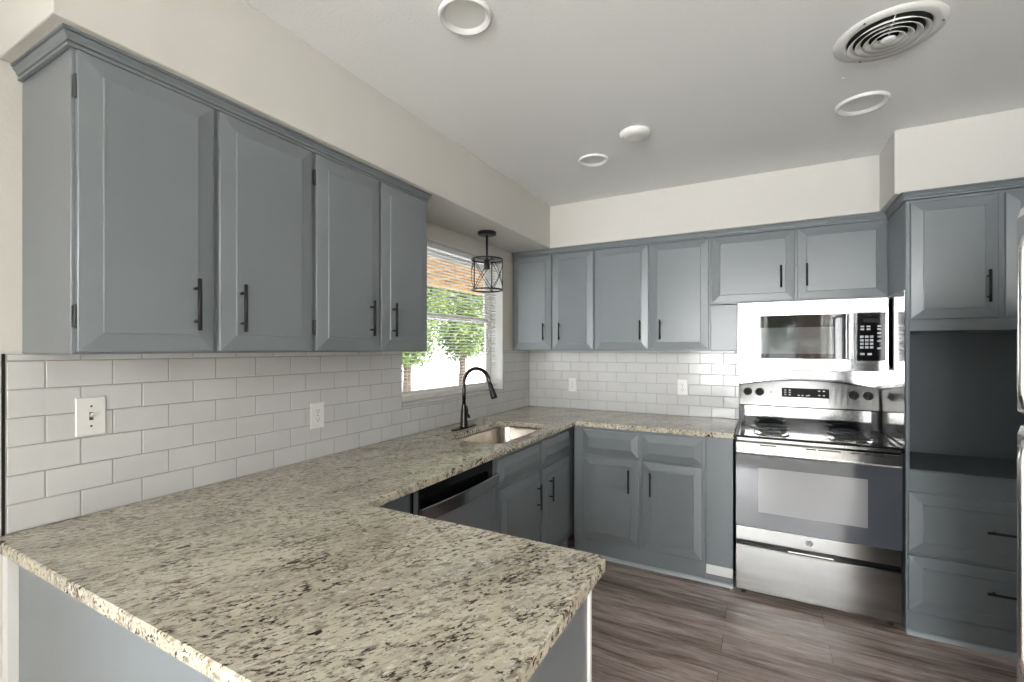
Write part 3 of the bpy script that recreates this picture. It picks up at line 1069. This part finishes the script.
for z in (0.254, 0.238):
    for x in (0.632, 0.660, 0.708): key(x, z)
for z in (0.216, 0.196, 0.172, 0.130): key(0.708, z)
for z in (0.196, 0.176, 0.156, 0.136):
    for x in (0.630, 0.652, 0.674): key(x, z, 0.008, 0.0065)
for x in (0.632, 0.665): key(x, 0.098, 0.010, 0.006)
text('MICROWAVE', 0.0085, M['key'], cp, (0.672, 0.0012, 0.268), (R(90), 0, 0), 'lettering') if False else None
# door handle: flat vertical bar on posts
mb = MB()
mb.box(0.562, 0.594, -0.034, -0.022, 0.062, 0.332)
hd = mb.build('handle', M['steel'], door, bevel=0.005)
for z in (0.085, 0.309):
    mb = MB(); mb.box(0.570, 0.586, -0.0225, 0.0, z - 0.012, z + 0.012)
    mb.build('handle_post', M['steel'], hd)
badge(door, 2.048 - MX, -0.0002, 0.370, 0.015)
mb = MB(); mb.box(0.22, 0.52, 0.03, 0.16, -0.006, 0.0038)
mb.build('vent_filter', M['black_plastic'], t)

# ------------------------------------------------------------------ refrigerator (front faces -x)
t = thing('refrigerator', (2.405, 1.742, 0), -90, 'stainless top-freezer refrigerator at the right edge', 'refrigerator')
# local x = world -y, local y = world x
FW = 0.76
mb = MB(); mb.box(0.004, FW - 0.004, 0.075, 0.735, 0.03, 1.765)
mb.build('case', M['black_plastic'], t, bevel=0.004)
def fdoor(name, z0, z1):
    mb = MB()
    rg = []
    for z, i in ((z0, 0.012), (z0 + 0.012, 0.0), (z1 - 0.035, 0.0), (z1 - 0.012, 0.005), (z1, 0.02)):
        prof = [(i, 0.07), (i, 0.022 + i)]
        prof += [(i + 0.022 - 0.022 * math.cos(R(a)), 0.022 + i - 0.022 * math.sin(R(a))) for a in (25, 50, 75)]
        prof += [(0.06, -0.001 + i), (FW / 2, -0.012 + i), (FW - 0.06, -0.001 + i)]
        prof += [(FW - i - 0.022 + 0.022 * math.cos(R(a)), 0.022 + i - 0.022 * math.sin(R(a))) for a in (75, 50, 25)]
        prof += [(FW - i, 0.022 + i), (FW - i, 0.07)]
        rg.append([(a, b_, z) for a, b_ in prof])
    mb.rings(rg)
    return mb.build(name, M['steel_v'], t, bevel=0)
df = fdoor('freezer_door', 1.240, 1.800)
dr_ = fdoor('fridge_door', 0.06, 1.226)
for par, z0, z1 in ((df, 1.265, 1.70), (dr_, 0.62, 1.20)):
    mb = MB()
    x = 0.16
    mb.tube([(x, -0.005, z0), (x, -0.035, z0 + 0.012), (x, -0.040, z0 + 0.05), (x, -0.040, z1 - 0.05), (x, -0.035, z1 - 0.012), (x, -0.005, z1)], 0.010, 10)
    mb.build('handle', M['steel_v'], par)
mb = MB(); mb.box(0.02, FW - 0.02, 0.06, 0.10, 0.0, 0.055)
mb.build('base_grille', M['black_plastic'], t)

# ------------------------------------------------------------------ sink
t = thing('kitchen_sink', (0, 0, 0), 0, 'undermount stainless single bowl sink in the granite below the window', 'sink')
def rrect(x0, x1, y0, y1, r, z):
    pts = arc(x1 - r, y1 - r, r, 0, 90) + arc(x0 + r, y1 - r, r, 90, 180) + arc(x0 + r, y0 + r, r, 180, 270) + arc(x1 - r, y0 + r, r, 270, 360)
    return [(a, b_, z) for a, b_ in pts]
mb = MB()
o_ = 0.004
rgs = [rrect(SX0 - 0.02, SX1 + 0.018, SY0 - 0.02, SY1 + 0.02, 0.085, 0.878), rrect(SX0 - 0.02, SX1 + 0.018, SY0 - 0.02, SY1 + 0.02, 0.085, 0.8812),
       rrect(SX0 - o_, SX1 + o_, SY0 - o_, SY1 + o_, 0.079, 0.8812), rrect(SX0 - o_ + 0.003, SX1 + o_ - 0.003, SY0 - o_ + 0.003, SY1 + o_ - 0.003, 0.077, 0.870),
       rrect(SX0 + 0.008, SX1 - 0.008, SY0 + 0.008, SY1 - 0.008, 0.075, 0.72), rrect(SX0 + 0.02, SX1 - 0.02, SY0 + 0.02, SY1 - 0.02, 0.07, 0.695),
       rrect(SX0 + 0.045, SX1 - 0.045, SY0 + 0.045, SY1 - 0.045, 0.05, 0.686)]
mb.rings(rgs, cap0=False, smooth=True)
sk = mb.build('bowl', M['sink_steel'], t)
mb = MB(); mb.lathe([(0.055, 0.6868), (0.052, 0.689), (0.04, 0.689), (0.036, 0.6868)], (0.40, 2.46, 0), 28, cap0=False, cap1=True)
mb.build('drain', M['chrome'], t)

# ------------------------------------------------------------------ faucet
t = thing('faucet', (0.147, 2.437, CT1), 0, 'dark bronze gooseneck pull-down faucet behind the sink', 'faucet')
mb = MB()
op = []
for k in range(32):
    a = 2 * math.pi * k / 32
    ca, sa = math.cos(a), math.sin(a)
    op.append((0.028 * math.copysign(abs(ca) ** 0.8, ca), 0.128 * math.copysign(abs(sa) ** 0.7, sa)))
mb.rings([[(x, y, 0.0003) for x, y in op], [(x, y, 0.004) for x, y in op], [(x * 0.9, y * 0.97, 0.007) for x, y in op]], smooth=False)
mb.build('deck_plate', M['bronze'], t)
mb = MB(); mb.lathe([(0.027, 0.006), (0.026, 0.012), (0.0225, 0.05), (0.020, 0.10), (0.0165, 0.135), (0.0135, 0.15), (0.0125, 0.155)], (0, 0, 0), 28)
mb.build('body', M['bronze'], t)
pts = [(0, 0, 0.15), (0, 0, 0.22), (0, 0, 0.285)]
rc = 0.094
for a in range(10, 171, 10):
    pts.append((rc - rc * math.cos(R(a)), 0, 0.285 + rc * math.sin(R(a))))
ex, ez = pts[-1][0], pts[-1][2]
mb = MB(); mb.tube(pts + [(ex + 0.004, 0, ez - 0.02)], 0.0118, 16)
mb.build('spout', M['bronze'], t)
hx, hz = ex + 0.003, ez - 0.012
dx, dz = 0.36, -0.93
mb = MB(); mb.tube([(hx, 0, hz), (hx + dx * 0.012, 0, hz + dz * 0.012), (hx + dx * 0.03, 0, hz + dz * 0.03), (hx + dx * 0.085, 0, hz + dz * 0.085), (hx + dx * 0.098, 0, hz + dz * 0.098)], [0.0135, 0.0145, 0.0150, 0.0205, 0.0185], 18)
mb.build('spray_head', M['black_metal'], t)
mb = MB(); mb.tube([(0, 0.012, 0.075), (0, 0.035, 0.085)], 0.013, 14)
mb.tube([(0, 0.034, 0.082), (0.002, 0.048, 0.070), (0.004, 0.058, 0.058)], [0.010, 0.011, 0.008], 12)
mb.tube([(0.0, 0.034, 0.085), (0.004, 0.030, 0.115), (0.006, 0.022, 0.14)], [0.010, 0.007, 0.004], 12)
mb.build('lever', M['bronze'], t)

# ------------------------------------------------------------------ switch and outlets
def outlet(loc, rz, label, kind='outlet', x_off=0):
    t = thing('wall_outlet' if kind == 'outlet' else 'light_switch', loc, rz, label, 'outlet' if kind == 'outlet' else 'switch')
    w, h = 0.0365, 0.058
    mb = MB()
    def rg(i, d): return [(-w + i, -d, -h + i), (w - i, -d, -h + i), (w - i, -d, h - i), (-w + i, -d, h - i)]
    mb.rings([rg(0, 0), rg(0, 0.003), rg(0.003, 0.0055)])
    mb.build('cover_plate', M['white_plastic'], t)
    if kind == 'outlet':
        for s_ in (-1, 1):
            zc = s_ * 0.020
            mb = MB(); mb.lathe([(0.0165, -0.0054), (0.0165, -0.0075), (0.0155, -0.008)], (0, 0, zc), 24, 'y', ax=0.95, ay=0.82)
            o = mb.build('socket', M['white_plastic'], t)
            mb = MB()
            mb.box(-0.0075, -0.0055, -0.0083, -0.0079, zc - 0.001, zc + 0.0075)
            mb.box(0.0055, 0.0075, -0.0083, -0.0079, zc - 0.001, zc + 0.0065)
            mb.lathe([(0.0026, -0.0079), (0.0026, -0.0083)], (0, 0, zc - 0.007), 10, 'y')
            mb.build('slot', M['dark'], o)
        mb = MB(); mb.lathe([(0.003, -0.0055), (0.0025, -0.0065)], (0, 0, 0), 12, 'y')
        mb.build('screw', M['chrome'], t)
    else:
        mb = MB(); mb.box(-0.005, 0.005, -0.0058, -0.0054, -0.012, 0.012)
        mb.build('toggle_slot', M['hinge'], t)
        mb = MB()
        mb.rings([[(-0.004, -0.005, -0.004), (0.004, -0.005, -0.004), (0.004, -0.005, 0.006), (-0.004, -0.005, 0.006)],
                  [(-0.0035, -0.020, 0.005), (0.0035, -0.020, 0.005), (0.0035, -0.018, 0.011), (-0.0035, -0.018, 0.011)]])
        mb.build('toggle', M['white_plastic'], t)
        for s_ in (-1, 1):
            mb = MB(); mb.lathe([(0.0032, -0.0054), (0.0026, -0.0064)], (0, 0, s_ * 0.030), 12, 'y')
            mb.build('screw', M['hinge'], t)
    return t
TW = 0.0082
outlet((TW, 0.632, 1.213), 90, 'white toggle light switch on the splashback at the near left end', 'switch')
outlet((TW, 1.447, 1.111), 90, 'white double outlet on the window wall splashback')
outlet((0.412, D - TW, 1.115), 0, 'white double outlet on the back splashback near the corner')
outlet((1.286, D - TW, 1.128), 0, 'white double outlet on the back splashback nearer the stove')

# ------------------------------------------------------------------ pendant lamp
t = thing('pendant_lamp', (0.190, 2.645, ZS), 0, 'small black wire cage pendant lamp hanging in front of the window', 'lamp')
mb = MB(); mb.lathe([(0.060, -0.0005), (0.062, -0.004), (0.062, -0.018), (0.057, -0.022), (0.015, -0.023)], seg=36)
mb.build('canopy', M['black_metal'], t)
mb = MB(); mb.tube([(0, 0, -0.02), (0, 0, -0.215)], 0.0075, 12)
mb.build('rod', M['black_metal'], t)
mb = MB(); mb.lathe([(0.012, -0.185), (0.020, -0.19), (0.020, -0.245), (0.017, -0.25)], seg=20)
mb.build('bulb_socket', M['bulb_socket'], t)
zt_c, zb_c, rcg = -0.185, -0.388, 0.104
mb = MB()
def cring(z, r=0.0032):
    pts = [(rcg * math.cos(2 * math.pi * k / 48), rcg * math.sin(2 * math.pi * k / 48), z) for k in range(49)]
    mb.tube(pts, r, 6, cap=False)
def cring2(z):
    mb.lathe([(rcg + 0.002, z - 0.005), (rcg + 0.002, z + 0.005), (rcg - 0.002, z + 0.005), (rcg - 0.002, z - 0.005), (rcg + 0.002, z - 0.005)], seg=48, cap0=False, cap1=False, smooth=False)
cring2(zt_c); cring2(zb_c)
nseg = 5
for k in range(nseg):
    a0 = 2 * math.pi * k / nseg + 0.55
    mb.tube([(rcg * math.cos(a0), rcg * math.sin(a0), zt_c), (rcg * math.cos(a0), rcg * math.sin(a0), zb_c)], 0.0026, 6)
    a1 = a0 + 2 * math.pi / nseg
    for s_ in (0, 1):
        pts = []
        for i in range(11):
            u = i / 10
            a = a0 + (a1 - a0) * u
            z = zt_c + (zb_c - zt_c) * (u if s_ else 1 - u)
            pts.append((rcg * math.cos(a), rcg * math.sin(a), z))
        mb.tube(pts, 0.0022, 6)
for k in range(3):
    a = 2 * math.pi * k / 3 + 0.2
    mb.tube([(0.01 * math.cos(a), 0.01 * math.sin(a), zt_c), (rcg * math.cos(a), rcg * math.sin(a), zt_c)], 0.0025, 6)
mb.build('wire_cage', M['black_metal'], t)

# ------------------------------------------------------------------ ceiling fittings
def can_light(x, y, r, label):
    t = thing('recessed_light', (x, y, ZC), 0, label, 'ceiling light', 'recessed ceiling lights')
    mb = MB(); mb.lathe([(r, -0.0005), (r, -0.008), (r * 0.95, -0.013), (r * 0.90, -0.013), (r * 0.76, -0.0008)], seg=48, cap0=False, cap1=False)
    mb.build('trim_ring', M['white_plastic'], t)
    mb = MB(); mb.lathe([(r * 0.76, -0.0008), (r * 0.75, -0.0012)], seg=48, cap0=False)
    mb.build('lens', M['white_plastic'], t)
can_light(0.945, 1.272, 0.088, 'unlit white recessed light nearest the camera at the top of the picture')
can_light(0.942, 2.602, 0.085, 'unlit white recessed light close to the back left soffit corner')
can_light(2.203, 2.575, 0.100, 'unlit white recessed light below the round air vent')
t = thing('ceiling_cover', (1.238, 2.375, ZC), 0, 'domed white round cover on the ceiling between the recessed lights', 'cover plate')
mb = MB(); mb.lathe([(0.076, -0.0004), (0.076, -0.012), (0.066, -0.024), (0.04, -0.028)], seg=40)
mb.build('dome', M['white_plastic'], t)
t = thing('air_vent', (2.196, 2.055, ZC), 0, 'round white ceiling air vent with concentric louvers', 'vent')
t.scale = (0.82, 0.82, 0.82)
mb = MB(); mb.lathe([(0.195, -0.0004), (0.193, -0.005), (0.155, -0.011), (0.145, -0.004), (0.145, -0.0004)], seg=56, cap0=False, cap1=False)
mb.build('outer_ring', M['white_plastic'], t)
mb = MB(); mb.lathe([(0.147, -0.0006), (0.146, -0.0012)], seg=48)
mb.build('duct_opening', M['dark'], t)
for r0 in (0.132, 0.104, 0.076, 0.048):
    mb = MB()
    mb.lathe([(r0 - 0.010, -0.008), (r0 - 0.010, -0.010), (r0 + 0.011, -0.028), (r0 + 0.0115, -0.026), (r0 - 0.010, -0.008)], seg=48, cap0=False, cap1=False)
    mb.build('louver_ring', M['white_plastic'], t)
mb = MB(); mb.lathe([(0.028, -0.022), (0.026, -0.028), (0.014, -0.031)], seg=32)
mb.build('center_disc', M['white_plastic'], t)
mb = MB()
for k in range(3):
    a = 2 * math.pi * k / 3 + 0.5
    mb.tube([(0.01 * math.cos(a), 0.01 * math.sin(a), -0.012), (0.150 * math.cos(a), 0.150 * math.sin(a), -0.006)], 0.0025, 6)
mb.build('spokes', M['white_plastic'], t)
for k in range(3):
    a = 2 * math.pi * k / 3 - 2.2
    mb = MB(); mb.lathe([(0.004, -0.008), (0.004, -0.0105)], (0.176 * math.cos(a), 0.176 * math.sin(a), 0), 10)
    mb.build('screw', M['hinge'], t)
mb = MB(); mb.lathe([(0.006, -0.0005), (0.005, -0.004)], (2.10, 2.30, ZC), 14)
tag(mb.build('ceiling_plug', M['white_plastic']), 'tiny white plug in the ceiling beside the air vent', 'plug')

# ------------------------------------------------------------------ made-up stand for the added uplight, out of view
t = thing('added_uplight_stand', (2.75, -5.2, 0), 0, 'added white stand and bowl for the fill light, unseen behind the camera', 'lamp')
mb = MB(); mb.lathe([(0.15, 0.0), (0.15, 0.015), (0.03, 0.03), (0.015, 0.04)], seg=32)
mb.build('base', M['white_plastic'], t)
mb = MB(); mb.tube([(0, 0, 0.03), (0, 0, 1.45)], 0.012, 12)
mb.build('pole', M['white_plastic'], t)
mb = MB(); mb.lathe([(0.02, 1.44), (0.14, 1.48), (0.25, 1.55), (0.27, 1.59), (0.26, 1.59), (0.24, 1.555), (0.13, 1.49), (0.015, 1.455)], seg=40)
mb.build('lamp_shade', M['white_plastic'], t)

# ------------------------------------------------------------------ outside
mb = MB(); mb.box(-16, 16, -24, 18, -0.35, -0.2)
struct(mb.build('ground', M['concrete']))
# porch cover outside the kitchen window
t = thing('porch_roof', (-0.2, 3.5, 0), 0, 'tan wooden porch roof outside the kitchen window', 'porch roof')
mb = MB()
mb.box(-2.2, 0.0, -3.5, 6.5, 2.46, 2.52)
for k in range(16):
    mb.box(-2.2, 0.0, -3.4 + k * 0.62, -3.34 + k * 0.62, 2.36, 2.46)
mb.build('boards', M['tan_wood'], t)
mb = MB(); mb.box(-2.26, -2.2, -3.5, 6.5, 2.34, 2.54)
mb.build('fascia', M['tan_wood'], t)
for yy in (-3.2, 6.2):
    mb = MB(); mb.box(-2.2, -2.1, yy, yy + 0.1, -0.2, 2.34)
    mb.build('post', M['tan_wood'], t)

def tree(loc, h, blobs, label, leafm, seed, nleaf=1500, lw=0.10):
    t = thing('tree', loc, 0, label, 'tree', 'trees outside')
    rnd = random.Random(seed)
    mb = MB()
    mb.tube([(0, 0, 0), (0.05, 0.03, h * 0.4), (0.0, 0.1, h * 0.75)], [0.11, 0.08, 0.04], 10)
    for k in range(6):
        a = rnd.uniform(0, 6.28)
        z0 = h * rnd.uniform(0.3, 0.6)
        mb.tube([(0.03, 0.03, z0), (0.5 * math.cos(a), 0.5 * math.sin(a), z0 + 0.5), (0.9 * math.cos(a), 0.9 * math.sin(a), z0 + 0.7)], [0.035, 0.025, 0.01], 6)
    mb.build('trunk', M['bark'], t)
    mb = MB()
    for (bx, by, bz, br_) in blobs:
        for i in range(nleaf):
            d = Vector((rnd.gauss(0, 1), rnd.gauss(0, 1), rnd.gauss(0, 1))).normalized()
            rad = br_ * rnd.uniform(0.35, 1.0) * (1 + 0.15 * math.sin(5 * d.x + 3 * d.z))
            p = Vector((bx, by, bz)) + d * rad
            u = Vector((rnd.gauss(0, 1), rnd.gauss(0, 1), rnd.gauss(0, 1))).normalized()
            w = u.orthogonal().normalized()
            s_ = lw * rnd.uniform(0.6, 1.2)
            vs = [mb.bm.verts.new(p + u * s_), mb.bm.verts.new(p + w * s_ * 0.45), mb.bm.verts.new(p - u * s_), mb.bm.verts.new(p - w * s_ * 0.45)]
            mb.bm.faces.new(vs)
    o = mb.build('crown', leafm, t)
    return t
tree((-5.6, 8.45, -0.2), 4.2, [(0, 0, 2.5, 1.05), (0.1, 0.1, 3.9, 1.0), (0, -0.1, 1.8, 0.7), (0.1, 0.35, 3.2, 0.8)], 'bright green tree at the left side of the kitchen window', M['leaf'], 11, 3000, 0.075)
tree((-5.6, 10.75, -0.2), 4.5, [(0, 0, 2.8, 1.05), (0.2, 0.1, 4.1, 1.0), (0, 0.1, 2.0, 0.75), (0.1, -0.2, 3.4, 0.9)], 'bright green tree in the middle of the kitchen window', M['leaf'], 12, 3000, 0.075)
tree((-5.7, 13.15, -0.2), 4.6, [(0, 0, 3.4, 1.1), (0.2, 0.0, 4.6, 1.0)], 'darker thin tree at the right side of the kitchen window', M['leaf_dark'], 13, 1600, 0.075)
tree((1.9, -12.0, -0.2), 4.6, [(0, 0, 2.4, 1.1), (0.6, 0.2, 3.3, 1.1), (-0.7, 0.1, 3.1, 1.0)], 'green tree on the lawn behind the sliding door', M['leaf'], 14, 1200)
t = thing('neighbour_house', (3.2, -15.0, -0.2), 0, 'red brick house behind the sliding door', 'house')
mb = MB(); mb.box(0, 7.5, -4, 0, 0, 3.0)
mb.build('brick_wall', M['brick'], t)
mb = MB(); mb.rings([[(-0.4, 0.4, 3.0), (-0.4, -4.4, 3.0), (-0.4, -2, 4.6)], [(7.9, 0.4, 3.0), (7.9, -4.4, 3.0), (7.9, -2, 4.6)]])
mb.build('roof', M['roof'], t)
mb = MB(); frame(mb, 0, 0, 0, 0, 0, 0, 0) if False else None
mb.box(1.6, 1.66, 0.0, 0.05, 0.9, 2.1); mb.box(2.6, 2.66, 0.0, 0.05, 0.9, 2.1); mb.box(1.66, 2.6, 0, 0.05, 0.9, 0.96); mb.box(1.66, 2.6, 0, 0.05, 2.04, 2.1); mb.box(1.66, 2.6, 0, 0.05, 1.48, 1.52)
wf = mb.build('window_frame', M['vinyl'], t)
mb = MB(); mb.box(1.66, 2.6, 0.001, 0.01, 0.96, 2.04)
mb.build('pane', M['black_enamel'], wf)
